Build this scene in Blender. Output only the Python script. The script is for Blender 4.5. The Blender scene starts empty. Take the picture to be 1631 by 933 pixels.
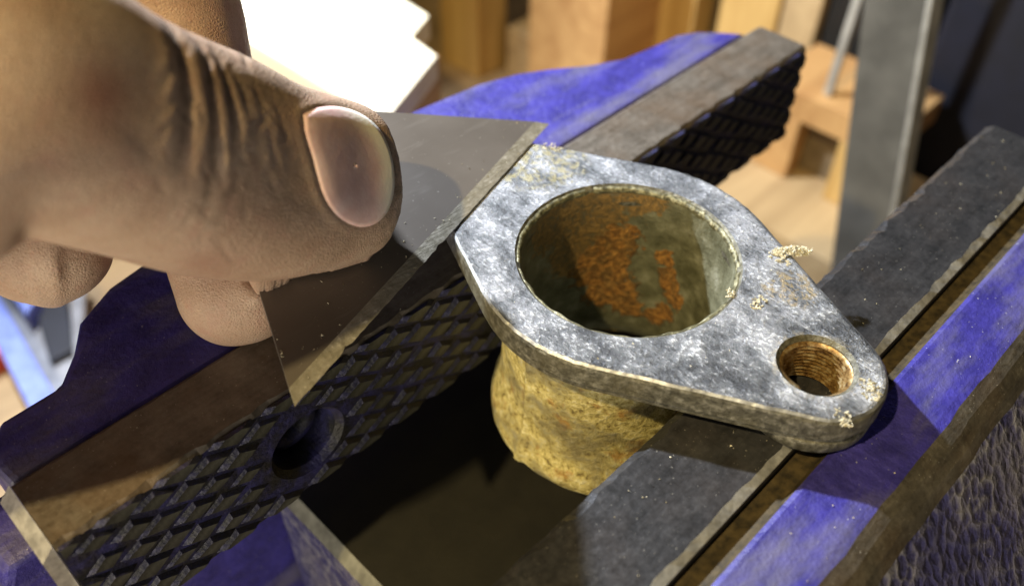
import bpy, bmesh, math, random
import numpy as np
from mathutils import Vector, Matrix
from mathutils.bvhtree import BVHTree
random.seed(7); rng = np.random.default_rng(7)
SC = bpy.context.scene
COL = SC.collection
U = 0.00075            # one working unit in metres (0.75 mm)
R_ = math.radians

# ------------------------------------------------------------------ camera
W, H, F = 1631.0, 933.0, 1424.0
CAM = np.array([-97.79, -66.38, 106.2])
RT = np.array([[0.70356714, -0.7105361, 0.01147694],      # right
               [0.49678134, 0.50332894, 0.70701363],      # up
               [0.50813539, 0.49173003, -0.70710678]])    # forward
cd = bpy.data.cameras.new('camera'); co = bpy.data.objects.new('camera', cd); COL.objects.link(co)
cd.sensor_width = 36; cd.lens = 36 * F / W; cd.clip_start = 0.002; cd.clip_end = 20
m = Matrix.Identity(4)
for i in range(3):
    m[i][0] = RT[0][i]; m[i][1] = RT[1][i]; m[i][2] = -RT[2][i]; m[i][3] = CAM[i] * U
co.matrix_world = m
cd.dof.use_dof = True; cd.dof.focus_distance = 150 * U; cd.dof.aperture_fstop = 15.5
SC.camera = co

# ------------------------------------------------------------------ light
wd = bpy.data.worlds.new('World'); SC.world = wd; wd.use_nodes = True
bg = wd.node_tree.nodes['Background']
bg.inputs[0].default_value = (0.75, 0.85, 1.0, 1); bg.inputs[1].default_value = 0.010
SC.view_settings.view_transform = 'Standard'; SC.view_settings.look = 'None'
SC.view_settings.exposure = 0.0; SC.view_settings.gamma = 1.0
SC.cycles.use_denoising = True
SC.cycles.max_bounces = 8

def spot(name, loc, target, watts, color, radius, size=70, blend=0.4):
    l = bpy.data.lights.new(name, 'SPOT'); l.energy = watts; l.color = color
    l.shadow_soft_size = radius * U; l.spot_size = R_(size); l.spot_blend = blend
    o = bpy.data.objects.new(name, l); COL.objects.link(o)
    o.location = Vector(loc) * U
    o.rotation_euler = (Vector(target) - Vector(loc)).to_track_quat('-Z', 'Y').to_euler()
    return o
spot('bench_lamp', (-14, 330, 248), (30, 60, -20), 13.0, (0.84, 0.91, 1.0), 7, 95)
spot('warm_room_lamp', (-413, 35, 567), (-20, 0, 0), 12.0, (1.0, 0.77, 0.36), 10, 60)
spot('low_warm_lamp', (-610, -140, -2), (-40, 10, 10), 5.0, (1.0, 0.88, 0.66), 120, 60)
spot('front_fill', (-480, -350, 62), (-60, 10, 30), 2.8, (1.0, 0.91, 0.76), 160, 60)  # soft fill added from the front to lighten the thumb
spot('back_lamp', (180, -40, 700), (420, 180, -150), 3.0, (1.0, 0.86, 0.66), 60, 50)

# ------------------------------------------------------------------ helpers
def cp(px, py, d):
    return CAM + RT.T @ np.array([(px - W / 2) / F * d, -(py - H / 2) / F * d, d])
def ray(px, py):
    return RT.T @ np.array([(px - W / 2) / F, -(py - H / 2) / F, 1.0])
def zpl(px, py, z):
    d = ray(px, py); return CAM + d * ((z - CAM[2]) / d[2])

def empty(name, loc=(0, 0, 0)):
    o = bpy.data.objects.new(name, None); COL.objects.link(o)
    o.location = Vector(loc) * U; o.empty_display_size = 0.005
    return o
def tag(o, label=None, cat=None, group=None, kind=None):
    if label: o['label'] = label
    if cat: o['category'] = cat
    if group: o['group'] = group
    if kind: o['kind'] = kind
    return o
def link(name, me, mats, parent=None, smooth=False):
    o = bpy.data.objects.new(name, me); COL.objects.link(o)
    for mm in (mats if isinstance(mats, (list, tuple)) else [mats]):
        if mm.name not in [x.name for x in me.materials if x]: me.materials.append(mm)
    if parent:
        o.parent = parent
        o.matrix_parent_inverse = Matrix.Translation(-parent.location) if parent.parent is None else Matrix.Identity(4)
    if smooth:
        me.polygons.foreach_set('use_smooth', [True] * len(me.polygons))
    return o
def mesh(name, verts, faces, idx=None):
    me = bpy.data.meshes.new(name)
    me.from_pydata([tuple(float(c) * U for c in v) for v in verts], [], faces)
    if idx is not None: me.polygons.foreach_set('material_index', idx)
    me.update(); return me
def fixn(me):
    bm = bmesh.new(); bm.from_mesh(me); bmesh.ops.recalc_face_normals(bm, faces=bm.faces); bm.to_mesh(me); bm.free(); return me
def bevel(me, w, seg=2, ang=25):
    bm = bmesh.new(); bm.from_mesh(me)
    bmesh.ops.recalc_face_normals(bm, faces=bm.faces)
    es = [e for e in bm.edges if len(e.link_faces) == 2 and e.calc_face_angle(0) > R_(ang)]
    bmesh.ops.bevel(bm, geom=es, offset=w * U, segments=seg, affect='EDGES', profile=0.6, clamp_overlap=True)
    bm.to_mesh(me); bm.free(); return me
def box_vf(x0, x1, y0, y1, z0, z1):
    v = [(x0, y0, z0), (x1, y0, z0), (x1, y1, z0), (x0, y1, z0), (x0, y0, z1), (x1, y0, z1), (x1, y1, z1), (x0, y1, z1)]
    return v, [(0, 3, 2, 1), (4, 5, 6, 7), (0, 1, 5, 4), (1, 2, 6, 5), (2, 3, 7, 6), (3, 0, 4, 7)]
def box(name, b, mats, parent=None, bv=0.6, rotz=0, tilt=None):
    v, f = box_vf(*b); me = mesh(name, v, f)
    if rotz or tilt:
        c = Vector(((b[0] + b[1]) / 2, (b[2] + b[3]) / 2, b[4])) * U
        M = Matrix.Translation(c) @ Matrix.Rotation(R_(rotz), 4, 'Z') @ (Matrix.Rotation(R_(tilt[0]), 4, tilt[1]) if tilt else Matrix.Identity(4)) @ Matrix.Translation(-c)
        me.transform(M)
    if bv: bevel(me, bv)
    return link(name, me, mats, parent)
def revolve(profile, n=96, rfun=None, closed=False):
    v, f = [], []
    k = len(profile)
    for i in range(n):
        a = 2 * math.pi * i / n
        for j, (r, z) in enumerate(profile):
            rr = rfun(r, z, a, j) if rfun else r
            v.append((rr * math.cos(a), rr * math.sin(a), z))
    for i in range(n):
        i2 = (i + 1) % n
        for j in range(k if closed else k - 1):
            j2 = (j + 1) % k
            f.append((i * k + j, i2 * k + j, i2 * k + j2, i * k + j2))
    return v, f
def prism(poly, z0, z1):
    n = len(poly)
    v = [(x, y, z0) for x, y in poly] + [(x, y, z1) for x, y in poly]
    f = [tuple(range(n - 1, -1, -1)), tuple(range(n, 2 * n))] + [(i, (i + 1) % n, n + (i + 1) % n, n + i) for i in range(n)]
    return v, f
def boolean(o, cutters):
    for c in cutters:
        md = o.modifiers.new('cut', 'BOOLEAN'); md.object = c; md.operation = 'DIFFERENCE'; md.solver = 'EXACT'
    dg = bpy.context.evaluated_depsgraph_get()
    me = bpy.data.meshes.new_from_object(o.evaluated_get(dg))
    o.modifiers.clear(); old = o.data; o.data = me
    for c in cutters: bpy.data.objects.remove(c, do_unlink=True)
    return o

# ------------------------------------------------------------------ materials
class N:
    def __init__(s, name):
        s.m = bpy.data.materials.new(name); s.m.use_nodes = True
        s.t = s.m.node_tree; s.b = s.t.nodes['Principled BSDF']; s._c = None
    def n(s, typ, **kw):
        x = s.t.nodes.new(typ)
        for k, v in kw.items(): setattr(x, k, v)
        return x
    def put(s, sock, v):
        if hasattr(v, 'is_linked') or isinstance(v, bpy.types.NodeSocket): s.t.links.new(v, sock)
        else: sock.default_value = v
    def coord(s, scale=(1, 1, 1), loc=(0, 0, 0), rot=(0, 0, 0)):
        tc = s.n('ShaderNodeTexCoord'); mp = s.n('ShaderNodeMapping')
        s.t.links.new(tc.outputs['Object'], mp.inputs['Vector'])
        mp.inputs['Scale'].default_value = [c / U for c in scale]; mp.inputs['Rotation'].default_value = rot
        mp.inputs['Location'].default_value = loc
        return mp.outputs[0]
    def noise(s, scale=1.0, detail=4, rough=0.55, vec=None, dist=0.0, stretch=(1, 1, 1), loc=(0, 0, 0), rot=(0, 0, 0)):
        x = s.n('ShaderNodeTexNoise'); s.t.links.new(vec or s.coord(stretch, loc, rot), x.inputs['Vector'])
        x.inputs['Scale'].default_value = scale; x.inputs['Detail'].default_value = detail
        x.inputs['Roughness'].default_value = rough; x.inputs['Distortion'].default_value = dist
        return x.outputs['Fac']
    def voro(s, scale=1.0, feature='F1', stretch=(1, 1, 1), vec=None):
        x = s.n('ShaderNodeTexVoronoi', feature=feature); s.t.links.new(vec or s.coord(stretch), x.inputs['Vector'])
        x.inputs['Scale'].default_value = scale
        return x.outputs['Distance']
    def ramp(s, fac, stops):
        x = s.n('ShaderNodeValToRGB'); s.t.links.new(fac, x.inputs[0])
        e = x.color_ramp.elements
        while len(e) < len(stops): e.new(0.5)
        for el, (p, c) in zip(e, stops):
            el.position = p
            el.color = (c, c, c, 1) if not isinstance(c, (tuple, list)) else (c[0], c[1], c[2], 1)
        return x.outputs[0]
    def mix(s, fac, a, b):
        x = s.n('ShaderNodeMix', data_type='RGBA')
        s.put(x.inputs[0], fac)
        for sock, v in ((x.inputs[6], a), (x.inputs[7], b)):
            if isinstance(v, (tuple, list)): v = (v[0], v[1], v[2], 1)
            s.put(sock, v)
        return x.outputs[2]
    def math(s, op, a, b=0.0):
        x = s.n('ShaderNodeMath', operation=op); s.put(x.inputs[0], a); s.put(x.inputs[1], b); return x.outputs[0]
    def bump(s, h, strength=0.5, dist=1.0, normal=None):
        x = s.n('ShaderNodeBump'); s.t.links.new(h, x.inputs['Height'])
        x.inputs['Strength'].default_value = strength; x.inputs['Distance'].default_value = dist * U
        if normal is not None: s.t.links.new(normal, x.inputs['Normal'])
        return x.outputs[0]
    def near(s, p, r, noise=None, amt=0.0):
        """1 inside radius r of point p (object space), fading out; edge broken by noise"""
        tc = s.n('ShaderNodeTexCoord'); v = s.n('ShaderNodeVectorMath', operation='DISTANCE')
        s.t.links.new(tc.outputs['Object'], v.inputs[0]); v.inputs[1].default_value = [c * U for c in p]
        d = s.math('DIVIDE', v.outputs['Value'], r * U)
        if noise is not None: d = s.math('ADD', d, s.math('MULTIPLY', s.math('SUBTRACT', noise, 0.5), amt))
        return s.ramp(d, [(0.80, 1.0), (1.0, 0.0)])
    def out(s, color=None, rough=None, metal=None, normal=None, spec=None):
        for k, v in (('Base Color', color), ('Roughness', rough), ('Metallic', metal), ('Normal', normal), ('Specular IOR Level', spec)):
            if v is None: continue
            if isinstance(v, (tuple, list)): v = (v[0], v[1], v[2], 1)
            s.put(s.b.inputs[k], v)
        return s.m

def m_flange():
    s = N('scraped_cast_aluminium')
    mid = s.noise(0.20, 6, 0.66, stretch=(1, 0.8, 1), loc=(3, 9, 4)); big = s.noise(0.05, 3, 0.5, loc=(5, 2, 4))
    fine = s.noise(1.5, 6, 0.78, stretch=(1.0, 0.7, 1), rot=(0, 0, R_(20))); n2 = s.noise(3.0, 4, 0.75, loc=(7, 3, 1))
    st = s.noise(0.9, 4, 0.65, stretch=(2.4, 0.14, 1), rot=(0, 0, R_(-24))); st2 = s.noise(0.9, 3, 0.6, stretch=(2.6, 0.12, 1), rot=(0, 0, R_(38)), loc=(5, 5, 5))
    c = s.ramp(s.math('ADD', s.math('MULTIPLY', mid, 0.62), s.math('MULTIPLY', big, 0.38)), [(0.40, (0.065, 0.070, 0.082)), (0.50, (0.155, 0.165, 0.185)), (0.60, (0.29, 0.30, 0.33))])
    fw = s.math('ADD', s.math('MULTIPLY', fine, 0.70), s.math('MULTIPLY', mid, 0.30))
    c = s.mix(s.ramp(fw, [(0.535, 0.0), (0.61, 0.85)]), c, (0.70, 0.72, 0.76))
    c = s.mix(s.ramp(fw, [(0.40, 0.8), (0.475, 0.0)]), c, (0.035, 0.038, 0.045))
    c = s.mix(s.ramp(s.math('MAXIMUM', st, st2), [(0.64, 0.0), (0.72, 0.30)]), c, (0.60, 0.61, 0.64))
    h = s.math('ADD', s.math('MULTIPLY', fine, 0.55), s.math('ADD', s.math('MULTIPLY', mid, 0.6), s.math('MULTIPLY', s.math('MAXIMUM', st, st2), 0.3)))
    # yellow gasket stain beside the blade, by the burr and round the bolt hole
    nz = s.noise(0.5, 4, 0.7, loc=(1, 1, 8))
    st1 = s.math('MULTIPLY', s.near((9, 31, 0), 11, nz, 1.1), 0.55)
    st2 = s.math('MULTIPLY', s.near((13, -25, 0), 5, nz, 0.9), 0.6)
    st3 = s.math('MULTIPLY', s.near((1.2, -37, 0), 7.6, nz, 0.5), 0.45)
    fl = s.ramp(s.noise(0.9, 3, 0.6, loc=(4, 4, 4)), [(0.47, 0.0), (0.58, 1.0)])
    for q, colr in ((st1, (0.36, 0.31, 0.13)), (st2, (0.34, 0.25, 0.10)), (st3, (0.42, 0.36, 0.24))):
        c = s.mix(s.math('MULTIPLY', q, fl), c, colr)
    b = s.bump(h, 0.6, 1.5)
    return s.out(c, s.ramp(n2, [(0.35, 0.28), (0.65, 0.55)]), 0.62, b)
def m_rim():
    s = N('cast_aluminium_side')
    n1 = s.noise(0.7, 5, 0.65); n2 = s.noise(0.12, 3, 0.5)
    c = s.ramp(n1, [(0.35, (0.045, 0.042, 0.030)), (0.52, (0.115, 0.11, 0.085)), (0.68, (0.26, 0.25, 0.205))])
    c = s.mix(s.ramp(n2, [(0.4, 0.0), (0.65, 0.5)]), c, (0.13, 0.115, 0.065))
    return s.out(c, 0.55, 0.45, s.bump(n1, 0.5, 1.0))
def m_barrel():
    s = N('ochre_crusted_aluminium')
    n1 = s.noise(0.16, 6, 0.66, loc=(3, 1, 2)); n2 = s.noise(0.75, 5, 0.7); n3 = s.noise(0.10, 4, 0.6, stretch=(1, 1, 1.3), loc=(5, 5, 0.6))
    c = s.ramp(n2, [(0.33, (0.16, 0.12, 0.045)), (0.42, (0.42, 0.35, 0.12)), (0.54, (0.66, 0.58, 0.25)), (0.68, (0.84, 0.79, 0.50))])
    c = s.mix(s.ramp(n1, [(0.57, 0.0), (0.66, 0.75)]), c, (0.42, 0.22, 0.05))
    c = s.mix(s.ramp(s.math('ADD', s.math('MULTIPLY', n3, 0.75), s.math('MULTIPLY', n2, 0.25)), [(0.49, 0.0), (0.62, 0.72)]), c, (0.13, 0.115, 0.075))
    h = s.math('ADD', s.math('MULTIPLY', n2, 0.7), s.math('MULTIPLY', n1, 0.6))
    return s.out(c, 0.75, 0.10, s.bump(h, 0.7, 1.4))
def m_bore():
    s = N('corroded_bore')
    n2 = s.noise(0.9, 5, 0.7); n1 = s.noise(0.28, 5, 0.62, loc=(2, 7, 1)); n3 = s.noise(0.16, 4, 0.5, loc=(8, 1, 1))
    c = s.ramp(s.noise(0.22, 4, 0.6, loc=(9, 9, 9)), [(0.35, (0.10, 0.10, 0.06)), (0.55, (0.19, 0.19, 0.125)), (0.70, (0.31, 0.31, 0.235))])
    n1b = s.noise(0.55, 6, 0.7, loc=(2, 7, 1))
    def wall(px, py):
        d = ray(px, py); qa = d[0] ** 2 + d[1] ** 2; qb = 2 * (CAM[0] * d[0] + CAM[1] * d[1]); qc = CAM[0] ** 2 + CAM[1] ** 2 - 19.0 ** 2
        return CAM + d * ((-qb + math.sqrt(qb * qb - 4 * qa * qc)) / 2 / qa)
    crust = None
    for px, py, r in ((890, 345, 9.0), (920, 330, 9.0), (950, 330, 8.0), (1000, 312, 6.0), (930, 385, 8.5), (910, 400, 7.0), (1040, 312, 4.5)):
        q = s.near(wall(px, py), r, n1b, 2.2); crust = q if crust is None else s.math('MAXIMUM', crust, q)
    crust = s.math('MULTIPLY', crust, s.ramp(n2, [(0.30, 0.35), (0.50, 1.0)]))
    c = s.mix(crust, c, s.ramp(n2, [(0.35, (0.10, 0.06, 0.02)), (0.65, (0.34, 0.21, 0.07))]))
    rust = None
    for px, py, r in ((990, 380, 3.6), (978, 402, 3.6), (955, 412, 3.8), (940, 430, 3.6), (968, 440, 4.4), (985, 462, 4.2), (998, 482, 3.4), (960, 465, 4.0), (1058, 412, 2.0), (1064, 432, 1.7), (1066, 450, 2.2), (1074, 474, 2.2), (1060, 496, 2.2), (1042, 502, 2.2)):
        q = s.near(wall(px, py), r * 1.2, s.math('ADD', s.math('MULTIPLY', n1b, 0.6), s.math('MULTIPLY', n1, 0.4)), 3.0); rust = q if rust is None else s.math('MAXIMUM', rust, q)
    rc = s.ramp(n2, [(0.33, (0.10, 0.045, 0.012)), (0.48, (0.30, 0.14, 0.035)), (0.62, (0.55, 0.27, 0.06)), (0.72, (0.70, 0.42, 0.14))])
    rc = s.mix(s.ramp(s.noise(0.35, 5, 0.65, loc=(8, 3, 3)), [(0.42, 0.0), (0.58, 0.75)]), rc, s.ramp(n2, [(0.35, (0.09, 0.05, 0.018)), (0.65, (0.30, 0.18, 0.06))]))
    c = s.mix(rust, c, rc)
    h = s.math('ADD', s.math('MULTIPLY', n2, 0.5), s.math('MULTIPLY', rust, s.math('ADD', n2, 0.4)))
    return s.out(c, s.math('ADD', s.math('MULTIPLY', rust, 0.4), 0.42), 0.15, s.bump(h, 0.7, 1.1))
def m_thread():
    s = N('rusty_thread')
    n = s.noise(0.8, 4, 0.65); c = s.ramp(n, [(0.35, (0.10, 0.05, 0.02)), (0.5, (0.33, 0.20, 0.07)), (0.68, (0.55, 0.45, 0.26))])
    return s.out(c, 0.42, 0.5, s.bump(n, 0.3, 0.4))
def m_lip():
    s = N('yellow_oxide_lip')
    n = s.noise(0.9, 4, 0.65); c = s.ramp(n, [(0.42, (0.07, 0.065, 0.035)), (0.56, (0.20, 0.185, 0.10)), (0.72, (0.52, 0.50, 0.36))])
    return s.out(c, 0.5, 0.3, s.bump(n, 0.5, 0.6))
def m_gasket():
    s = N('dried_gasket'); n = s.noise(1.2, 4, 0.65)
    return s.out(s.ramp(n, [(0.35, (0.30, 0.26, 0.15)), (0.6, (0.68, 0.63, 0.48))]), 0.85, 0.0, s.bump(n, 0.6, 0.8))
def m_steel(name, dark, mid, lite, metal=0.7, rough=(0.38, 0.6), grit=1.0, rust=0.25):
    s = N(name)
    n1 = s.noise(0.9, 5, 0.7); n2 = s.noise(0.06, 4, 0.6, loc=(4, 2, 2)); n3 = s.noise(0.5, 3, 0.6, stretch=(0.10, 1.6, 1.6))
    n4 = s.noise(2.6, 2, 0.5)
    n5 = s.noise(0.2, 4, 0.55, loc=(3, 3, 9))
    h = s.math('ADD', s.math('MULTIPLY', n1, 0.35), s.math('ADD', s.math('MULTIPLY', n3, 0.25), s.math('MULTIPLY', n5, 0.42)))
    c = s.ramp(h, [(0.38, dark), (0.54, mid), (0.72, lite)])
    c = s.mix(s.ramp(n2, [(0.47, 0.0), (0.68, rust)]), c, (0.15, 0.085, 0.04))
    c = s.mix(s.ramp(n4, [(0.72, 0.0), (0.76, 0.7)]), c, (0.55, 0.53, 0.48))
    return s.out(c, s.ramp(n1, [(0.3, rough[0]), (0.7, rough[1])]), metal, s.bump(h, 0.35 * grit, 0.8))
def m_blue(name='worn_blue_paint', hammered=False, wear=0.6, stretch=(0.35, 1.3, 1.3), base=((0.022, 0.019, 0.15), (0.042, 0.036, 0.27))):
    s = N(name)
    n1 = s.noise(0.055, 5, 0.62, stretch=stretch, loc=(2, 5, 3)); n2 = s.noise(0.9, 4, 0.65); n3 = s.noise(0.22, 5, 0.6)
    c = s.ramp(n3, [(0.35, base[0]), (0.65, base[1])])
    dust = s.math('MULTIPLY', s.ramp(n1, [(0.47, 0.0), (0.62, 1.0)]), wear)
    c = s.mix(dust, c, (0.15, 0.145, 0.17))
    sp = s.ramp(s.noise(1.7, 2, 0.5, loc=(1, 2, 3)), [(0.73, 0.0), (0.77, 0.7)])
    c = s.mix(sp, c, (0.5, 0.5, 0.55))
    if hammered:
        vv = s.n('ShaderNodeVectorMath', operation='ADD'); s.t.links.new(s.coord((0.52, 0.42, 0.42)), vv.inputs[0])
        nn = s.n('ShaderNodeTexNoise'); s.t.links.new(s.coord(), nn.inputs['Vector']); nn.inputs['Scale'].default_value = 0.28; nn.inputs['Detail'].default_value = 4
        mm = s.n('ShaderNodeVectorMath', operation='SCALE'); s.t.links.new(nn.outputs['Color'], mm.inputs[0]); mm.inputs['Scale'].default_value = 1.5
        s.t.links.new(mm.outputs[0], vv.inputs[1])
        vo = s.voro(1.0, 'F1', vec=vv.outputs[0])
        ridge = s.ramp(s.math('ADD', vo, s.math('MULTIPLY', s.math('SUBTRACT', n2, 0.5), 0.5)), [(0.42, 0.0), (0.78, 1.0)])
        part = s.ramp(s.noise(0.07, 4, 0.6, loc=(6, 6, 1)), [(0.38, 0.15), (0.62, 0.85)])
        c = s.mix(s.math('MULTIPLY', ridge, part), c, (0.26, 0.26, 0.29))
        h = s.math('ADD', s.math('MULTIPLY', vo, 0.8), s.math('MULTIPLY', n2, 0.4))
        return s.out(c, 0.40, 0.0, s.bump(h, 0.7, 1.6))
    return s.out(c, s.ramp(n2, [(0.3, 0.38), (0.7, 0.6)]), 0.0, s.bump(s.math('ADD', n2, n3), 0.35, 0.8))
def m_blade():
    s = N('blade_steel')
    n = s.noise(0.5, 4, 0.6, stretch=(0.15, 1, 1), rot=(0, 0, R_(-16))); n2 = s.noise(0.05, 3, 0.5); n4 = s.noise(1.6, 2, 0.5)
    c = s.ramp(n2, [(0.35, (0.125, 0.108, 0.094)), (0.65, (0.165, 0.145, 0.128))])
    c = s.mix(s.ramp(n, [(0.60, 0.0), (0.72, 0.25)]), c, (0.24, 0.22, 0.20))
    c = s.mix(s.ramp(n4, [(0.72, 0.0), (0.76, 0.5)]), c, (0.5, 0.47, 0.42))
    return s.out(c, 0.52, 0.45, s.bump(n, 0.04, 0.2))
def m_bevel():
    s = N('ground_bevel_steel')
    n = s.noise(0.6, 5, 0.7); n2 = s.noise(0.9, 3, 0.6, stretch=(0.4, 3, 1), rot=(0, 0, R_(-16)))
    c = s.ramp(n, [(0.38, (0.26, 0.24, 0.19)), (0.6, (0.38, 0.355, 0.30)), (0.72, (0.66, 0.63, 0.57))])
    return s.out(c, 0.42, 0.35, s.bump(s.math('ADD', n, n2), 0.3, 0.5))
def m_wood(name, a, b, rot=0, scale=1.0, axis=(0.06, 1, 1)):
    s = N(name)
    n = s.noise(0.16 * scale, 5, 0.65, stretch=axis, dist=0.6, rot=(0, 0, R_(rot))); n2 = s.noise(0.02, 3, 0.5)
    c = s.ramp(s.math('ADD', s.math('MULTIPLY', n, 0.7), s.math('MULTIPLY', n2, 0.3)), [(0.38, a), (0.62, b)])
    return s.out(c, 0.6, 0.0, s.bump(n, 0.2, 1.0))
def m_plain(name, c, rough=0.5, metal=0.0, var=0.25, scale=0.1):
    s = N(name); n = s.noise(scale, 4, 0.6)
    return s.out(s.ramp(n, [(0.35, tuple(x * (1 - var) for x in c)), (0.65, tuple(min(1, x * (1 + var)) for x in c))]), rough, metal, s.bump(n, 0.15, 0.8))

M_fl, M_rim, M_bar, M_bore, M_thr, M_lip, M_gas = m_flange(), m_rim(), m_barrel(), m_bore(), m_thread(), m_lip(), m_gasket()
M_plateL = m_steel('brown_jaw_steel', (0.085, 0.072, 0.058), (0.155, 0.135, 0.115), (0.24, 0.215, 0.185), 0.45, (0.42, 0.62), 0.8, 0.35)
M_plateR = m_steel('dark_jaw_steel', (0.032, 0.033, 0.037), (0.060, 0.060, 0.066), (0.105, 0.105, 0.112), 0.55, (0.30, 0.46), 0.7, 0.08)  # dark steel, tinted deeper to stand in for shade at its near end
M_edge = m_plain('bare_edge_and_glint', (0.55, 0.55, 0.53), 0.34, 0.6, 0.3, 0.5)
M_knT = m_plain('worn_knurl_steel', (0.048, 0.048, 0.038), 0.5, 0.2, 0.5, 0.6)
def m_groove():
    s = N('grimy_blue_groove'); n = s.noise(0.16, 5, 0.65, loc=(2, 2, 5)); n2 = s.noise(0.9, 4, 0.6)
    c = s.ramp(n, [(0.42, (0.008, 0.008, 0.009)), (0.50, (0.010, 0.010, 0.03)), (0.64, (0.022, 0.022, 0.10))])
    c = s.mix(s.ramp(n2, [(0.68, 0.0), (0.74, 0.6)]), c, (0.12, 0.12, 0.13))
    return s.out(c, 0.55, 0.0, s.bump(n2, 0.5, 0.8))
M_knB = m_groove()
M_blue = m_blue(); M_blueH = m_blue('hammered_blue_paint', True, 0.45, (0.6, 1, 1), ((0.026, 0.027, 0.09), (0.045, 0.046, 0.15)))
M_strip = m_steel('worn_edge_brown', (0.040, 0.036, 0.030), (0.085, 0.076, 0.062), (0.17, 0.155, 0.13), 0.3, (0.5, 0.7), 1.4, 0.25)
M_groove = m_plain('rusty_groove', (0.048, 0.034, 0.014), 0.7, 0.1, 0.6, 0.5)
M_beam = m_plain('gap_shade_steel', (0.009, 0.008, 0.005), 0.55, 0.0, 0.3, 0.1)  # near-black colour holds the shade of the jaw gap
M_bl, M_bv = m_blade(), m_bevel()

# ------------------------------------------------------------------ bench (setting)
M_bench = m_wood('pale_bench_wood', (0.20, 0.13, 0.065), (0.33, 0.23, 0.12), 40, 0.4)
v, f = box_vf(-900, 1500, -700, 1500, -230, -200)
tag(link('workbench_top', mesh('workbench_top', v, f), M_bench), kind='structure')

# ------------------------------------------------------------------ bench vise
vise = tag(empty('bench_vise', (2, 0, -200)), 'blue painted bench vise with knurled steel jaws gripping the metal housing', 'vise')
# fixed jaw casting, far left
Lp = [(-97, 38.4), (-98, 46), (-93, 51.5), (-83, 51.8), (-78, 57), (-74, 63), (-66, 67.5), (-45, 71.5), (-8, 73), (12, 72), (30, 70), (40, 66.8), (47, 63), (56, 57), (64, 53.2), (74, 51.8), (83, 51), (88, 48.5), (92, 44.5), (97, 38.4)]
v, f = prism(Lp, -34, -9.7)
me = bevel(mesh('fixed_jaw', v, f), 1.6, 3, 30)
link('fixed_jaw', me, M_blue, vise)
# body below the fixed jaw, flaring out to the foot
def loft_x(name, sects, mats, parent, bv=1.5):
    """sects: list of (z, x0, x1, y0, y1)"""
    v, f = [], []
    for z, x0, x1, y0, y1 in sects: v += [(x0, y0, z), (x1, y0, z), (x1, y1, z), (x0, y1, z)]
    for k in range(len(sects) - 1):
        for i in range(4): f.append((4 * k + i, 4 * k + (i + 1) % 4, 4 * k + 4 + (i + 1) % 4, 4 * k + 4 + i))
    f += [(3, 2, 1, 0), tuple(4 * (len(sects) - 1) + i for i in range(4))]
    return link(name, bevel(mesh(name, v, f), bv), mats, parent)
loft_x('vise_body', [(-200, -112, 62, 46, 150), (-130, -104, 58, 46, 110), (-80, -112, 46, 44, 74), (-39.5, -107, 44, 44, 60), (-34.2, -104, 40, 45, 60)], M_blue, vise)
# slide beam under the gap
v, f = box_vf(-57, 57, -118, 43.5, -118, -60)
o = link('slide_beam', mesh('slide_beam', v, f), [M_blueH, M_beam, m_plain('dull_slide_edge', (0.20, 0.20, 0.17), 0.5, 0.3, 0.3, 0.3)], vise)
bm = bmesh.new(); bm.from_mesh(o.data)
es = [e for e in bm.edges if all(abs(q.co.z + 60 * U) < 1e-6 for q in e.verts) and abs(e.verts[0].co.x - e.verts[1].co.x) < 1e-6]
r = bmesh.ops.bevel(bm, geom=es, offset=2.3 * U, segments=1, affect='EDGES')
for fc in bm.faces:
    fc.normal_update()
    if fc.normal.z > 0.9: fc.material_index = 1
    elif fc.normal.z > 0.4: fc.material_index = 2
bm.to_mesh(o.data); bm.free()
loft_x('vise_foot', [(-200, -86, 86, -150, 33), (-130, -70, 70, -140, 33.5), (-119, -66, 66, -130, 34)], M_blueH, vise)
# moving jaw casting: section in y,z swept along x
sec = [(-41.2, -60), (-41.2, -12.2), (-42.2, -12.2), (-44.6, -11.6), (-45.4, -9.9), (-46.2, -9.4), (-54.6, -9.4), (-56.0, -9.6), (-58.2, -10.6), (-60.2, -12.3), (-61.6, -14.4), (-66, -20.5), (-74, -31), (-86, -46), (-98, -62), (-98, -90), (-60, -90)]
mi = [2, 2, 2, 2, 0, 0, 0, 3, 3, 3, 1, 1, 1, 1, 1, 1, 1]
xs = np.linspace(-118, 100, 60); v, f, idx = [], [], []
for x in xs:
    for k, (y, z) in enumerate(sec):
        w = 0.22 * math.sin(x * 0.31 + 1.0) * math.sin(x * 0.083) + 0.08 * math.sin(x * 0.77) if 5 <= k <= 11 else 0
        v.append((x, y + (w if k in (7, 8, 9, 10) else 0), z + (0.12 * w if 6 <= k <= 10 else 0)))
k = len(sec)
for i in range(len(xs) - 1):
    for j in range(k):
        f.append((i * k + j, i * k + (j + 1) % k, (i + 1) * k + (j + 1) % k, (i + 1) * k + j)); idx.append(mi[j])
f += [tuple(range(k - 1, -1, -1)), tuple((len(xs) - 1) * k + j for j in range(k))]; idx += [1, 1]
me = fixn(mesh('moving_jaw', v, f, idx))
o = link('moving_jaw', me, [M_blue, M_blueH, M_groove, M_strip], vise)
for p in me.polygons: p.use_smooth = mi[(p.index % k)] == 1 and p.index < len(me.polygons) - 2 or False

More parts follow.
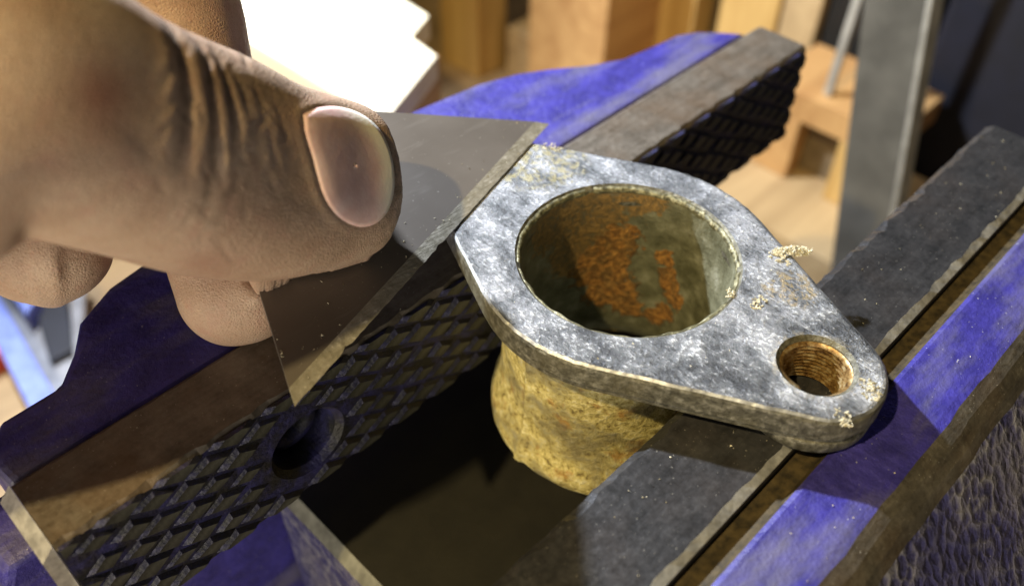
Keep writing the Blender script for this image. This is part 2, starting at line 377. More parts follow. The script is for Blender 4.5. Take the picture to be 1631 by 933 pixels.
# jaw plates with separate knurl diamonds
DX, DZ = 9.6, 5.6
def clip(poly, ax, lim, keep_less):
    out = []
    for i in range(len(poly)):
        a, b = poly[i], poly[(i + 1) % len(poly)]
        ia = (a[ax] <= lim) == keep_less; ib = (b[ax] <= lim) == keep_less
        if ia: out.append(a)
        if ia != ib:
            t = (lim - a[ax]) / (b[ax] - a[ax]); out.append((a[0] + t * (b[0] - a[0]), a[1] + t * (b[1] - a[1])))
    return out
full_me = {}
def plate(yface, yback, sgn, mat, hole_x, x0, x1):
    """sgn +1: the plate lies on the +y side of its knurled face"""
    z0, z1 = -36.0, -9.0
    yb = yface + sgn * 0.8
    # base block with a broken, slightly wavy upper inner edge
    n = 120; v, f = [], []
    for i in range(n + 1):
        x = x0 + (x1 - x0) * i / n
        wob = 0.22 * math.sin(x * 0.9) + 0.18 * math.sin(x * 2.3 + 1) + random.uniform(-0.12, 0.12) + (0.0 if sgn > 0 else 0.5 + 0.5 * math.sin(x * 0.21) * math.sin(x * 0.57 + 2))
        end = 1.0 if i in (0, n) else 0.0
        v += [(x, yb, z0), (x, yb, z1 - 0.9 - wob * 0.5), (x, yb + sgn * (0.9 + wob), z1 - 0.05), (x, yback - sgn * (1.1 + 0.5 * wob), z1), (x, yback, z1 - 0.8), (x, yback, z0)]
    for i in range(n):
        for j in range(6): f.append((6 * i + j, 6 * i + (j + 1) % 6, 6 * i + 6 + (j + 1) % 6, 6 * i + 6 + j))
    f += [tuple(range(6)), tuple(6 * n + j for j in range(6))]
    idx = []
    for i in range(n): idx += [1, 0, 0, 0 if sgn > 0 else 2, 0, 1]  # right plate: pale metal on its worn outer chamfer paints the highlight
    idx += [2, 2]
    me = fixn(mesh('jaw_plate', v, f, idx))
    o = link('jaw_plate', me, [mat, M_knB, M_edge], vise)
    cuts = []
    for hx in hole_x:
        pv, pf = revolve([(0, -3), (7.7, -3), (7.7, 0.1), (6.6, 1.3), (6.6, 9), (0, 9)], 40)
        c = link('cutter', fixn(mesh('cutter', [(a + hx, yb + sgn * b, cc - 24.5) for a, cc, b in pv], pf)), M_knB)
        cuts.append(c)
    if cuts: boolean(o, cuts)
    # diamonds
    cols = int((x1 - x0) / (DX / 2)) + 2
    for i in range(-1, cols):
        for j in range(-1, 6):
            cx = x0 + i * DX / 2; cz = z1 - 1.2 - j * DZ - (DZ / 2 if i % 2 else 0)
            if any(math.hypot(cx - h, cz + 24.5) < 9.6 for h in hole_x): continue
            if random.random() < (0.04 if j > 2 else 0.01): continue
            a, b = DX / 2 * 0.95, DZ / 2 * 0.95
            base = [(cx - a, cz), (cx, cz - b), (cx + a, cz), (cx, cz + b)]
            top = [(cx - a * 0.66, cz), (cx, cz - b * 0.66), (cx + a * 0.66, cz), (cx, cz + b * 0.66)]
            inside = x0 < cx - a and cx + a < x1 and z0 < cz - b and cz + b < z1 - 0.3
            if inside:
                key = sgn
                if key not in full_me:
                    vv = [(x - cx, 0, z - cz) for x, z in base] + [(x - cx, -sgn * 0.8, z - cz) for x, z in top]
                    ff = [(0, 1, 5, 4), (1, 2, 6, 5), (2, 3, 7, 6), (3, 0, 4, 7), (4, 5, 6, 7), (3, 2, 1, 0)]
                    me = fixn(mesh('knurl_diamond', vv, ff, [1, 1, 1, 1, 0, 1])); me.materials.append(M_knT if sgn > 0 else mat); me.materials.append(M_knB if sgn > 0 else mat)
                    full_me[key] = me
                d = bpy.data.objects.new('knurl_diamond', full_me[key]); COL.objects.link(d)
                d.parent = o; d.location = (cx * U, (yb + sgn * 0.05) * U, cz * U)
                s_ = random.uniform(0.80, 1.06); d.scale = (s_ * random.uniform(0.9, 1.08), random.uniform(0.55, 1.1), s_ * random.uniform(0.85, 1.08)); d.rotation_euler = (random.uniform(-0.04, 0.04), random.uniform(-0.10, 0.10), random.uniform(-0.03, 0.03)); d.location.x += random.uniform(-0.35, 0.35) * U; d.location.z += random.uniform(-0.25, 0.25) * U
            elif sgn < 0 and cz > z1 - DZ: continue
            else:
                for (ax, lim, less) in ((0, x0 + 0.3, False), (0, x1 - 0.3, True), (1, z0 + 0.2, False), (1, z1 - 0.35, True)):
                    base = clip(base, ax, lim, less) if len(base) > 2 else []
                    top = clip(top, ax, lim, less) if len(top) > 2 else []
                if len(base) < 3 or len(top) < 3: continue
                nb, nt = len(base), len(top)
                if nb != nt: base = top
                nb = len(base)
                vv = [(x - cx, 0, z - cz) for x, z in base] + [(x - cx, -sgn * 0.8, z - cz) for x, z in top]
                ff = [(q, (q + 1) % nb, nb + (q + 1) % nb, nb + q) for q in range(nb)] + [tuple(range(nb, 2 * nb)), tuple(range(nb - 1, -1, -1))]
                me = fixn(mesh('knurl_diamond', vv, ff, [1] * nb + [0, 1])); me.materials.append(M_knT if sgn > 0 else mat); me.materials.append(M_knB if sgn > 0 else mat)
                d = bpy.data.objects.new('knurl_diamond', me); COL.objects.link(d)
                d.parent = o; d.location = (cx * U, (yb + sgn * 0.05) * U, cz * U)
    # countersunk screws deep in their holes
    for hx in hole_x:
        pv, pf = revolve([(0, 8.0), (2.6, 8.0), (2.9, 6.6), (3.4, 5.0), (4.8, 5.0), (5.9, 5.8), (6.4, 8.7), (0, 8.7)], 32)
        link('plate_screw', fixn(mesh('plate_screw', [(a + hx, yb + sgn * b, cc - 24.5) for a, cc, b in pv], pf)), M_knB, o, True)
    return o
plL = plate(22.5, 38.2, 1, M_plateL, (-56,), -97, 101)
plR = plate(-23.0, -41.0, -1, M_plateR, (), -97, 101)
# bright chamfer on the near end of the left plate
v = [(-97.1, 23.9, -9.2), (-97.1, 38.1, -9.2), (-99.3, 38.1, -11.5), (-99.3, 23.9, -11.5), (-99.5, 38.1, -36), (-99.5, 23.9, -36), (-97.1, 23.9, -36), (-97.1, 38.1, -36)]
f = [(0, 1, 2, 3), (3, 2, 4, 5), (0, 3, 5, 6), (1, 7, 4, 2), (5, 4, 7, 6), (0, 6, 7, 1)]
link('plate_end', fixn(mesh('plate_end', v, f)), M_edge, plL)

# ------------------------------------------------------------------ thermostat housing
hou = tag(empty('flanged_housing', (0, 0, -41)), 'grey cast metal two-bolt flange housing with rusty round bore and ochre barrel', 'pipe flange')
EAR = (1.25, -37.2)
def hull_outline(r0, r1, n0=64, n1=28):
    """convex outline round the centre circle and the two ear circles"""
    pts = []
    d = math.hypot(*EAR); th = math.acos((r0 - r1) / d); a0 = math.atan2(EAR[1], EAR[0])
    for k in (0, 1):
        a = a0 + k * math.pi; ex, ey = (EAR if k == 0 else (-EAR[0], -EAR[1]))
        for i in range(n1 + 1):
            q = a - th + 2 * th * i / n1; pts.append((ex + r1 * math.cos(q), ey + r1 * math.sin(q)))
        # straight flank with points
        s0 = a + th; e0 = a + math.pi - th
        p0 = pts[-1]; p1 = (r0 * math.cos(s0), r0 * math.sin(s0))
        for i in range(1, 14): pts.append((p0[0] + (p1[0] - p0[0]) * i / 14, p0[1] + (p1[1] - p0[1]) * i / 14))
        for i in range(n0 // 2 + 1):
            q = s0 + (e0 - s0) * i / (n0 // 2); pts.append((r0 * math.cos(q), r0 * math.sin(q)))
        p0 = pts[-1]; exn, eyn = (-ex, -ey); q = a + math.pi - th; p1 = (exn + r1 * math.cos(q), eyn + r1 * math.sin(q))
        for i in range(1, 14): pts.append((p0[0] + (p1[0] - p0[0]) * i / 14, p0[1] + (p1[1] - p0[1]) * i / 14))
    return pts
def flange_mesh():
    lv = []  # (z, r0, r1)
    for z, i in ((0.0, 1.15), (-0.12, 0.62), (-0.45, 0.22), (-1.0, 0.0), (-4.6, 0.0), (-4.9, 0.5), (-5.2, 0.55), (-6.3, 0.62), (-6.7, 1.1)):
        lv.append((z, 27.4 - i, 11.0 - i))
    v, f, idx = [], [], []
    n = None
    for z, r0, r1 in lv:
        o = hull_outline(r0, r1); n = len(o)
        for q, (x, y) in enumerate(o):
            jit = 0.10 * math.sin(q * 1.7) * math.sin(q * 0.37 + z) if z > -0.5 else 0
            v.append((x + jit, y + jit * 0.5, z))
    for k in range(len(lv) - 1):
        for i in range(n):
            f.append((k * n + i, k * n + (i + 1) % n, (k + 1) * n + (i + 1) % n, (k + 1) * n + i)); idx.append((0, 2, 1)[k] if k < 3 else 1)
    f.append(tuple(range(n))); idx.append(0)
    f.append(tuple((len(lv) - 1) * n + i for i in range(n))); idx.append(1)
    return fixn(mesh('flange', v, f, idx))
fl = link('flange', flange_mesh(), [M_fl, M_rim, m_steel('highlight_edge', (0.12, 0.12, 0.12), (0.36, 0.37, 0.38), (0.80, 0.81, 0.83), 0.6, (0.30, 0.5), 1.0, 0.1)], hou)  # thin paler band paints the highlight along the flange edge
cuts = []
pv, pf = revolve([(0, 2), (20.6, 2), (20.6, 0.6), (19.15, -0.75), (19.0, -1.2), (19.0, -8), (0, -8)], 128)
cuts.append(link('cutter', fixn(mesh('cutter', pv, pf)), M_rim))
for s in (1, -1):
    pv, pf = revolve([(0, 2), (6.9, 2), (6.9, 0.5), (5.75, -0.6), (5.6, -1), (5.6, -12), (0, -12)], 48)
    cuts.append(link('cutter', fixn(mesh('cutter', [(a + s * EAR[0], b + s * EAR[1], c) for a, b, c in pv], pf)), M_rim))
boolean(fl, cuts)
# ear bosses under the flange
for s in (1, -1):
    pr = [(5.6, -6.0), (10.4, -6.0), (10.75, -6.4), (10.6, -8.5), (9.8, -9.0), (5.6, -9.0)]
    pv, pf = revolve(pr, 48, closed=True)
    link('ear_boss', fixn(mesh('ear_boss', [(a + s * EAR[0], b + s * EAR[1], c) for a, b, c in pv], pf)), M_rim, hou, True)
    pr = [(5.75, -0.75)]
    z = -0.9
    while z > -8.9: pr += [(5.6, z), (4.95, z - 0.35), (5.0, z - 0.45)]; z -= 0.8
    pr += [(5.8, -8.95)]
    pv, pf = revolve(pr, 48, lambda r, z, a, j: r)
    pv = [(x + s * EAR[0], y + s * EAR[1], zz + 0.8 * (math.atan2(y, x) / (2 * math.pi)) * (1 if -8.5 < zz < -1 else 0)) for x, y, zz in pv]
    link('bolt_thread', fixn(mesh('bolt_thread', pv, pf)), M_thr, hou, True)
# bore lip: a worn oxide ring in the chamfer
def lipr(r, z, a, j):
    return r + (0.22 * math.sin(a * 9 + 1) * math.sin(a * 4.3) + 0.12 * math.sin(a * 31)) * (1 if j in (1, 2) else 0)
pv, pf = revolve([(19.02, -1.6), (18.75, -0.95), (19.45, -0.28), (19.75, -0.62)], 160, lipr)
link('bore_lip', fixn(mesh('bore_lip', pv, pf)), M_lip, hou, True)
# barrel: outside, rolled bead, inside, closed floor
outer = [(25.2, -6.3), (23.6, -7.4), (22.6, -9.2), (22.2, -12), (22.0, -18), (22.0, -25), (22.2, -30), (22.8, -33.5), (23.7, -36), (24.3, -38.2), (24.3, -39.8), (23.6, -41.3), (22.4, -42), (20.8, -42)]
oo = []
for i in range(len(outer) - 1):
    for t in (0, 0.5): oo.append(tuple(outer[i][q] * (1 - t) + outer[i + 1][q] * t for q in (0, 1)))
oo.append(outer[-1])
def barr(r, z, a, j):
    d = abs((math.degrees(a) - 174 + 180) % 360 - 180) * math.pi / 180 * 22
    ridge = 0.95 * math.exp(-(d / 0.75) ** 2) if z < -7.5 and z > -41 else 0
    # nearly flat cast pad left of the seam
    return r + ridge + 0.10 * math.sin(a * 7 + z * 0.3) + 0.06 * math.sin(a * 23 + z)
pv, pf = revolve(oo, 220, barr)
link('barrel', fixn(mesh('barrel', pv, pf)), M_bar, hou, True)
inn = [(19.0, -1.1)] + [(19.0 - 0.02 * i, -1.1 - 1.5 * i) for i in range(1, 18)] + [(18.6, -28), (18.7, -31), (18.9, -34), (19.3, -37), (19.9, -39.5), (20.6, -41.6), (20.9, -42.0)]
def borer(r, z, a, j): return r + 0.05 * math.sin(a * 5 + z * 0.4) if z < -3 else r
pv, pf = revolve(inn, 128, borer)
me = mesh('bore_wall', pv, pf); link('bore_wall', me, M_bore, hou, True)
# gasket residue: torn tuft on the flange edge and small scabs
def scab(name, cx, cy, cz, rx, ry, h, n=60, rot=0.0, seed=1):
    r = random.Random(seed); v, f = [], []
    for _ in range(n):
        a = r.uniform(0, 2 * math.pi); q = math.sqrt(r.random())
        x, y = q * math.cos(a) * rx, q * math.sin(a) * ry
        x, y = x * math.cos(rot) - y * math.sin(rot), x * math.sin(rot) + y * math.cos(rot)
        z = h * (1 - q * 0.8) * r.uniform(0.1, 0.8); s = r.uniform(0.15, 0.42)
        b = len(v); ax = Vector((r.uniform(-1, 1), r.uniform(-1, 1), r.uniform(-0.6, 0.6))).normalized(); L = s * r.uniform(0.8, 1.9)
        p = Vector((cx + x, cy + y, cz + z)); u_ = ax.orthogonal().normalized() * s * 0.55; w_ = ax.cross(u_).normalized() * s * 0.5
        v += [p - ax * L, p + u_, p + w_, p - u_, p - w_, p + ax * L]
        f += [(b, b + 2, b + 1), (b, b + 3, b + 2), (b, b + 4, b + 3), (b, b + 1, b + 4), (b + 5, b + 1, b + 2), (b + 5, b + 2, b + 3), (b + 5, b + 3, b + 4), (b + 5, b + 4, b + 1)]
    return link(name, fixn(mesh(name, v, f)), M_gas, hou)
p = zpl(1262, 400, 0.3); scab('gasket_residue', p[0], p[1], 0.0, 3.6, 1.3, 2.0, 260, R_(-40), 3)
for q, (px, py, rx, ry, h, n) in enumerate([(1208, 482, 1.8, 1.3, 0.5, 40), (1163, 468, 1.2, 0.9, 0.7, 26), (1385, 620, 2.4, 1.6, 0.5, 44), (1345, 665, 2.0, 1.0, 0.5, 30), (1240, 412, 2.2, 1.0, 0.6, 34), (880, 235, 2.5, 1.2, 0.4, 30)]):
    p = zpl(px, py, 0.0); scab('gasket_residue', p[0], p[1], 0.0, rx, ry, h, n, 0.4 * q, 20 + q)

# ------------------------------------------------------------------ trapezoid blade
BL = np.array([-61.5, 13.1, 0.35]); BR = np.array([18.8, 36.5, 0.35])
be = (BR - BL) / np.linalg.norm(BR - BL); blen = np.linalg.norm(BR - BL)
tt = R_(13); bn0 = np.array([-be[1], be[0], 0]); bv_ = math.cos(tt) * bn0 + np.array([0, 0, math.sin(tt)]); bN = np.cross(be, bv_)
def bpt(a, b, c): return BL + be * a + bv_ * b + bN * c
blade = tag(empty('razor_blade', tuple(bpt(blen / 2, 0, 0))), 'thin dark steel trapezoid knife blade pinched between thumb and finger', 'blade')
bw, bt, bb = 30.0, 0.42, 2.5
sl = lambda b: b / math.tan(R_(52.3))
def bladeband(name, b0, b1, t0, t1, mat):
    v, f = [], []; n = 70
    for i in range(n + 1):
        for b, t in ((b0, t0), (b1, t1)):
            x0, x1 = sl(b), blen - sl(b)
            nick = 0.0
            if b == 0: nick = abs(0.12 * math.sin(i * 2.1) * math.sin(i * 0.73)) + (0.35 if i in (11, 34) else 0)
            x = x0 + (x1 - x0) * i / n
            v += [bpt(x, b + nick, t), bpt(x, b + nick, -t)]
    for i in range(n):
        o = 4 * i
        f += [(o, o + 4, o + 6, o + 2), (o + 1, o + 3, o + 7, o + 5), (o, o + 1, o + 5, o + 4), (o + 2, o + 6, o + 7, o + 3)]
    f += [(0, 2, 3, 1), (4 * n, 4 * n + 1, 4 * n + 3, 4 * n + 2)]
    return link(name, fixn(mesh(name, v, f)), mat, blade)
bladeband('blade_body', bb, bw, bt, bt, M_bl)
bladeband('cutting_edge', 0, bb, 0.03, bt, M_bv)

# ------------------------------------------------------------------ hand
def catmull(P, n):
    P = np.array(P, float); Q = np.vstack([2 * P[0] - P[1], P, 2 * P[-1] - P[-2]]); out = []
    for i in range(1, len(Q) - 2):
        for t in np.linspace(0, 1, n, endpoint=False):
            a, b, c, d = Q[i - 1:i + 3]
            out.append(0.5 * (2 * b + (c - a) * t + (2 * a - 5 * b + 4 * c - d) * t ** 2 + (3 * b - a - 3 * c + d) * t ** 3))
    out.append(Q[-2]); return np.array(out)
HV, HF = [], []
def limb(pts, n=8, seg=36, cap0=True, ref=None, sq=2.3):
    """pts: (px, py, depth, half width across, half thickness)"""
    A = [list(cp(p[0], p[1], p[2])) + [p[3], p[4]] for p in pts]
    S = catmull(A, n)
    c, r1, r2 = S[:, :3], np.maximum(S[:, 3], 0.25), np.maximum(S[:, 4], 0.25)
    base = len(HV)
    up = RT[1] if ref is None else ref
    for i in range(len(c)):
        t = c[min(i + 1, len(c) - 1)] - c[max(i - 1, 0)]; t /= np.linalg.norm(t)
        e1 = up - t * (up @ t); e1 /= np.linalg.norm(e1); e2 = np.cross(t, e1)
        for k in range(seg):
            a = 2 * math.pi * k / seg; ca, sa = math.cos(a), math.sin(a)
            q = (abs(ca) ** sq + abs(sa) ** sq) ** (-1 / sq)
            HV.append(c[i] + e1 * r1[i] * ca * q + e2 * r2[i] * sa * q)
    for i in range(len(c) - 1):
        for k in range(seg):
            HF.append((base + i * seg + k, base + i * seg + (k + 1) % seg, base + (i + 1) * seg + (k + 1) % seg, base + (i + 1) * seg + k))
    HF.append(tuple(base + k for k in range(seg - 1, -1, -1)))
    HF.append(tuple(base + (len(c) - 1) * seg + k for k in range(seg)))
    return c
def endcap(pts, dpx, r1, r2):
    """append a rounded tip to the list of limb points; dpx: vector (px,py,d) over the tip length"""
    x, y, d = pts[-1][:3]; a0, b0 = pts[-1][3:]
    for t in (0.35, 0.62, 0.82, 0.94, 1.0):
        k = math.sqrt(max(0, 1 - t ** 2.2)); pts.append((x + dpx[0] * t, y + dpx[1] * t, d + dpx[2] * t, a0 * max(k, 0.08), b0 * max(k, 0.08)))
    return pts
thumb = [(-640, 430, 104, 24, 22), (-480, 330, 99, 24, 21), (-310, 240, 96, 21.5, 19), (-150, 175, 97, 18.5, 17), (0, 145, 101, 16.6, 15.2), (170, 207, 112, 15.3, 14.2), (330, 262, 126, 16.0, 13.8), (425, 286, 135, 15.2, 12.8), (494, 290, 142.5, 14.3, 11.6), (549, 289, 148.0, 13.0, 10.6)]
endcap(thumb, (41, -1, 5.5), 0, 0)
thumb_c = limb(thumb)
index = [(-560, 60, 118, 20, 17), (-440, -110, 121, 18, 16), (-260, -215, 127, 15, 14.5), (10, -190, 138, 12.4, 12.2), (180, -110, 147, 12.6, 12.5), (262, 0, 154, 12.2, 12.2), (310, 150, 158, 10.8, 11), (345, 300, 157, 11.0, 10.8), (368, 400, 154.5, 10.9, 10.2), (378, 455, 153, 10.3, 9.4)]
endcap(index, (12, 92, -3.0), 0, 0)
index_c = limb(index, ref=RT[0])
middle = [(-520, -60, 128, 18, 16), (-330, -90, 142, 15, 14), (-120, -60, 156, 13, 13), (95, -10, 152, 13.8, 13.8), (110, 120, 149.5, 13.2, 13.2), (55, 255, 148, 12.2, 12.2), (20, 350, 152, 10.6, 10.6), (66, 390, 147, 9.9, 9.9)]
endcap(middle, (112, 14, 2), 0, 0)
mid_c = limb(middle, ref=RT[0] + RT[1] * 0.3)
limb(endcap([(-560, 60, 130, 17, 16), (-400, 20, 148, 13, 12.5), (-200, 60, 168, 12, 12), (-110, 130, 176, 11.6, 11.6), (-120, 250, 168, 10.8, 10.8), (-140, 340, 156, 10, 10)], (20, 80, -4), 0, 0), ref=RT[0])
limb(endcap([(-640, 190, 132, 15, 15), (-480, 150, 150, 11, 11), (-330, 190, 166, 10, 10), (-270, 260, 168, 9.6, 9.6), (-280, 350, 158, 8.8, 8.8)], (10, 70, -4), 0, 0), ref=RT[0])
limb([(-960, 560, 116, 23, 21), (-800, 430, 116, 32, 22), (-660, 290, 118, 42, 22), (-540, 120, 120, 42, 21), (-430, -20, 124, 34, 18), (-360, -110, 128, 22, 12), (-340, -140, 130, 8, 5)])           # palm
limb([(-2000, 1300, 118, 27, 25), (-1500, 950, 114, 25, 22), (-1150, 690, 114, 22, 19), (-900, 500, 115, 25, 20)])       # wrist, forearm
me = mesh('hand', HV, HF); fixn(me)
hand = link('hand', me, [], None)
md = hand.modifiers.new('r', 'REMESH'); md.mode = 'VOXEL'; md.voxel_size = 0.62 * U
md = hand.modifiers.new('s', 'SMOOTH'); md.factor = 0.5; md.iterations = 14
dg = bpy.context.evaluated_depsgraph_get()
me = bpy.data.meshes.new_from_object(hand.evaluated_get(dg)); hand.modifiers.clear(); hand.data = me; me.name = 'hand'

def getco(me):
    a = np.empty(len(me.vertices) * 3); me.vertices.foreach_get('co', a); return a.reshape(-1, 3) / U
def setco(me, a): me.vertices.foreach_set('co', (a * U).ravel()); me.update()
def getno(me):
    a = np.empty(len(me.vertices) * 3); me.vertices.foreach_get('normal', a); return a.reshape(-1, 3)
def project(a):
    d = (a - CAM) @ RT.T; return np.stack([W / 2 + F * d[:, 0] / d[:, 2], H / 2 - F * d[:, 1] / d[:, 2], d[:, 2]], 1)
def adist(a, c):
    best = np.full(len(a), 1e9)
    for q in c[::2]: best = np.minimum(best, ((a - q) ** 2).sum(1))
    return np.sqrt(best)
# finer faces where the camera looks closely (the thumb)
bm = bmesh.new(); bm.from_mesh(me); bm.verts.ensure_lookup_table()
a = getco(me); P = project(a); fine = (P[:, 0] > 120) & (P[:, 0] < 660) & (P[:, 1] > -20) & (P[:, 1] < 480) & (adist(a, thumb_c) < 19)
no = getno(me); fine &= ((CAM - a) * no).sum(1) > -2
es = [e for e in bm.edges if fine[e.verts[0].index] and fine[e.verts[1].index]]
bmesh.ops.subdivide_edges(bm, edges=es, cuts=1, use_grid_fill=True, smooth=0.0)
bm.to_mesh(me); bm.free(); me.update()
a = getco(me)
# pads pressed flat on the blade
dt, di = adist(a, thumb_c), adist(a, index_c)
w = a - BL; s = w @ bN; ea, eb = w @ be, w @ bv_
sle = np.clip(eb, 0, bw) / math.tan(R_(52.3))
wgt = np.clip((ea - sle + 3.5) / 3.5, 0, 1) * np.clip((blen - sle + 3.5 - ea) / 3.5, 0, 1) * np.clip((eb + 2) / 2, 0, 1) * np.clip((bw + 4 - eb) / 4, 0, 1)
wgt = wgt * wgt * (3 - 2 * wgt); inb = wgt > 0
th = dt < di
soft = lambda x: np.where(x > 2, x, 2 * np.exp((x - 2) / 2.2))
s2 = s.copy()
q = inb & th & (s < 3) & (s > -8); s2[q] = bt + 0.05 + soft(s[q] - bt) * 0.5 * np.clip((s[q] + 8) / 11, 0, 1)
q = inb & ~th & (s > -2.5) & (s < 9); s2[q] = -bt - 0.05 - soft(-s[q] - bt) * 0.35 * np.clip((9 - s[q]) / 11, 0, 1)
a = a + ((s2 - s) * wgt)[:, None] * bN
setco(me, a)

bvh = BVHTree.FromPolygons([Vector(c) for c in getco(me)], [tuple(p.vertices) for p in me.polygons])
def hit(px, py):
    d = Vector(ray(px, py)).normalized(); r = bvh.ray_cast(Vector(CAM), d)
    return (np.array(r[0]), np.array(r[1])) if r[0] is not None else (None, None)
# creases: lines found on the skin, pressed in, with soft folds between
CR = [([(268, 40), (283, 75), (296, 120), (300, 165), (298, 215), (288, 260)], 1.15, 1.7),
      ([(300, 48), (322, 85), (334, 130), (340, 180), (342, 230), (338, 290), (328, 330)], 1.0, 1.5),
      ([(338, 78), (352, 110), (364, 150), (372, 195), (370, 235)], 1.0, 1.4),
      ([(366, 105), (383, 140), (392, 175)], 0.45, 1.2), ([(405, 135), (416, 165), (420, 195)], 0.22, 1.1),
      ([(318, 60), (330, 100), (345, 140)], 0.35, 0.9), ([(352, 230), (350, 270), (356, 300)], 0.45, 0.9),
      ([(312, 150), (320, 190), (316, 240)], 0.30, 1.0), ([(385, 245), (376, 290), (362, 330)], 0.28, 1.1),
      ([(200, 205), (230, 235), (258, 255)], 0.25, 2.2), ([(440, 165), (452, 200), (462, 240)], 0.22, 1.2)]
rw = random.Random(4)
for _ in range(46):                       # short crossing wrinkles over the joint
    x, y = rw.gauss(345, 50), rw.uniform(90, 400); an = rw.choice((1.2, 1.75, 2.2, 0.8)) + rw.uniform(-0.25, 0.25); L = rw.uniform(10, 32)
    dx, dy = math.cos(an) * L, math.sin(an) * L
    CR.append(([(x - dx, y - dy), (x + rw.uniform(-3, 3), y), (x + dx, y + dy)], rw.uniform(0.10, 0.26), rw.uniform(0.55, 0.9)))
a = getco(me); no = getno(me); disp = np.zeros(len(a)); crease = np.zeros(len(a))
for pl, depth, wid in CR:
    pl = catmull(pl, 10); pts = [hit(*q)[0] for q in pl]; pts = [q for q in pts if q is not None]
    if len(pts) < 3: continue
    pts = np.array(pts); box0, box1 = pts.min(0) - 6, pts.max(0) + 6
    sel = np.where(((a > box0) & (a < box1)).all(1))[0]; best = np.full(len(sel), 1e9); tpar = np.zeros(len(sel))
    for i, q in enumerate(pts):
        d = ((a[sel] - q) ** 2).sum(1); u_ = d < best; best[u_] = d[u_]; tpar[u_] = i / (len(pts) - 1)
    best = np.sqrt(best); fade = np.sin(np.clip(tpar, 0.0, 1.0) * math.pi * 0.86 + 0.22) ** 0.7
    g = np.exp(-(best / (wid * 0.55)) ** 2) - 0.45 * np.exp(-((best - wid * 1.45) / (wid * 0.75)) ** 2)
    disp[sel] -= depth * 0.28 * g * fade; crease[sel] = np.maximum(crease[sel], np.exp(-(best / (wid * 0.6)) ** 2) * fade * min(1, depth))
# a little puff round the nail bed and unevenness everywhere
P = project(a)
disp += 0.10 * np.sin(a[:, 0] * 0.33 + 1) * np.sin(a[:, 1] * 0.29) + 0.06 * np.sin(a[:, 2] * 0.47 + a[:, 0] * 0.2)
OUT = [(484, 184), (508, 174), (540, 172), (572, 183), (598, 205), (615, 236), (623, 270), (623, 305), (613, 336), (594, 355), (568, 359), (540, 344), (520, 318), (508, 285), (499, 250), (488, 214)]
OC = catmull(OUT + OUT[:1], 8)[:-1]
nsel = np.where((P[:, 0] > 440) & (P[:, 0] < 650) & (P[:, 1] > 140) & (P[:, 1] < 400) & (((CAM - a) * no).sum(1) > 0))[0]
pd = np.full(len(nsel), 1e9)
for q in OC: pd = np.minimum(pd, (P[nsel, 0] - q[0]) ** 2 + (P[nsel, 1] - q[1]) ** 2)
pd = np.sqrt(pd); ins = np.zeros(len(nsel), bool); X, Y = P[nsel, 0], P[nsel, 1]
for k in range(len(OC)):
    (x1, y1), (x2, y2) = OC[k], OC[(k + 1) % len(OC)]
    cr_ = ((y1 > Y) != (y2 > Y)) & (X < (x2 - x1) * (Y - y1) / (y2 - y1 + 1e-9) + x1); ins ^= cr_
sd = np.where(ins, -pd, pd)
side = np.clip((600 - X) / 60, 0, 1)      # skin folds over the sides and root, not the tip
disp[nsel] += 0.14 * side * np.exp(-((sd - 9) / 8) ** 2) - 0.12 * np.clip(-sd / 6, 0, 1)
nailgrime = np.zeros(len(a)); nailgrime[nsel] = np.exp(-((sd - 1) / 4.5) ** 2)
setco(me, a + no * disp[:, None])
# grime: fingertip, cuticle, upper edge, folds
g1 = np.exp(-(((P[:, 0] - 628) / 40) ** 2 + ((P[:, 1] - 300) / 120) ** 2)) + 0.9 * np.exp(-(((P[:, 0] - 430) / 60) ** 2 + ((P[:, 1] - 140) / 30) ** 2)) + 0.5 * np.exp(-(((P[:, 0] - 470) / 40) ** 2 + ((P[:, 1] - 330) / 60) ** 2))
grime = np.clip(g1 + crease * 0.8 + nailgrime * 0.4, 0, 1)
red = np.exp(-(((P[:, 0] - 165) / 45) ** 2 + ((P[:, 1] - 150) / 55) ** 2)) + 0.6 * np.exp(-(((P[:, 0] - 330) / 60) ** 2 + ((P[:, 1] - 420) / 40) ** 2))
for nm, arr in (('grime', grime), ('blush', np.clip(red, 0, 1))):
    at = me.attributes.new(nm, 'FLOAT', 'POINT'); at.data.foreach_set('value', arr.astype(np.float32))
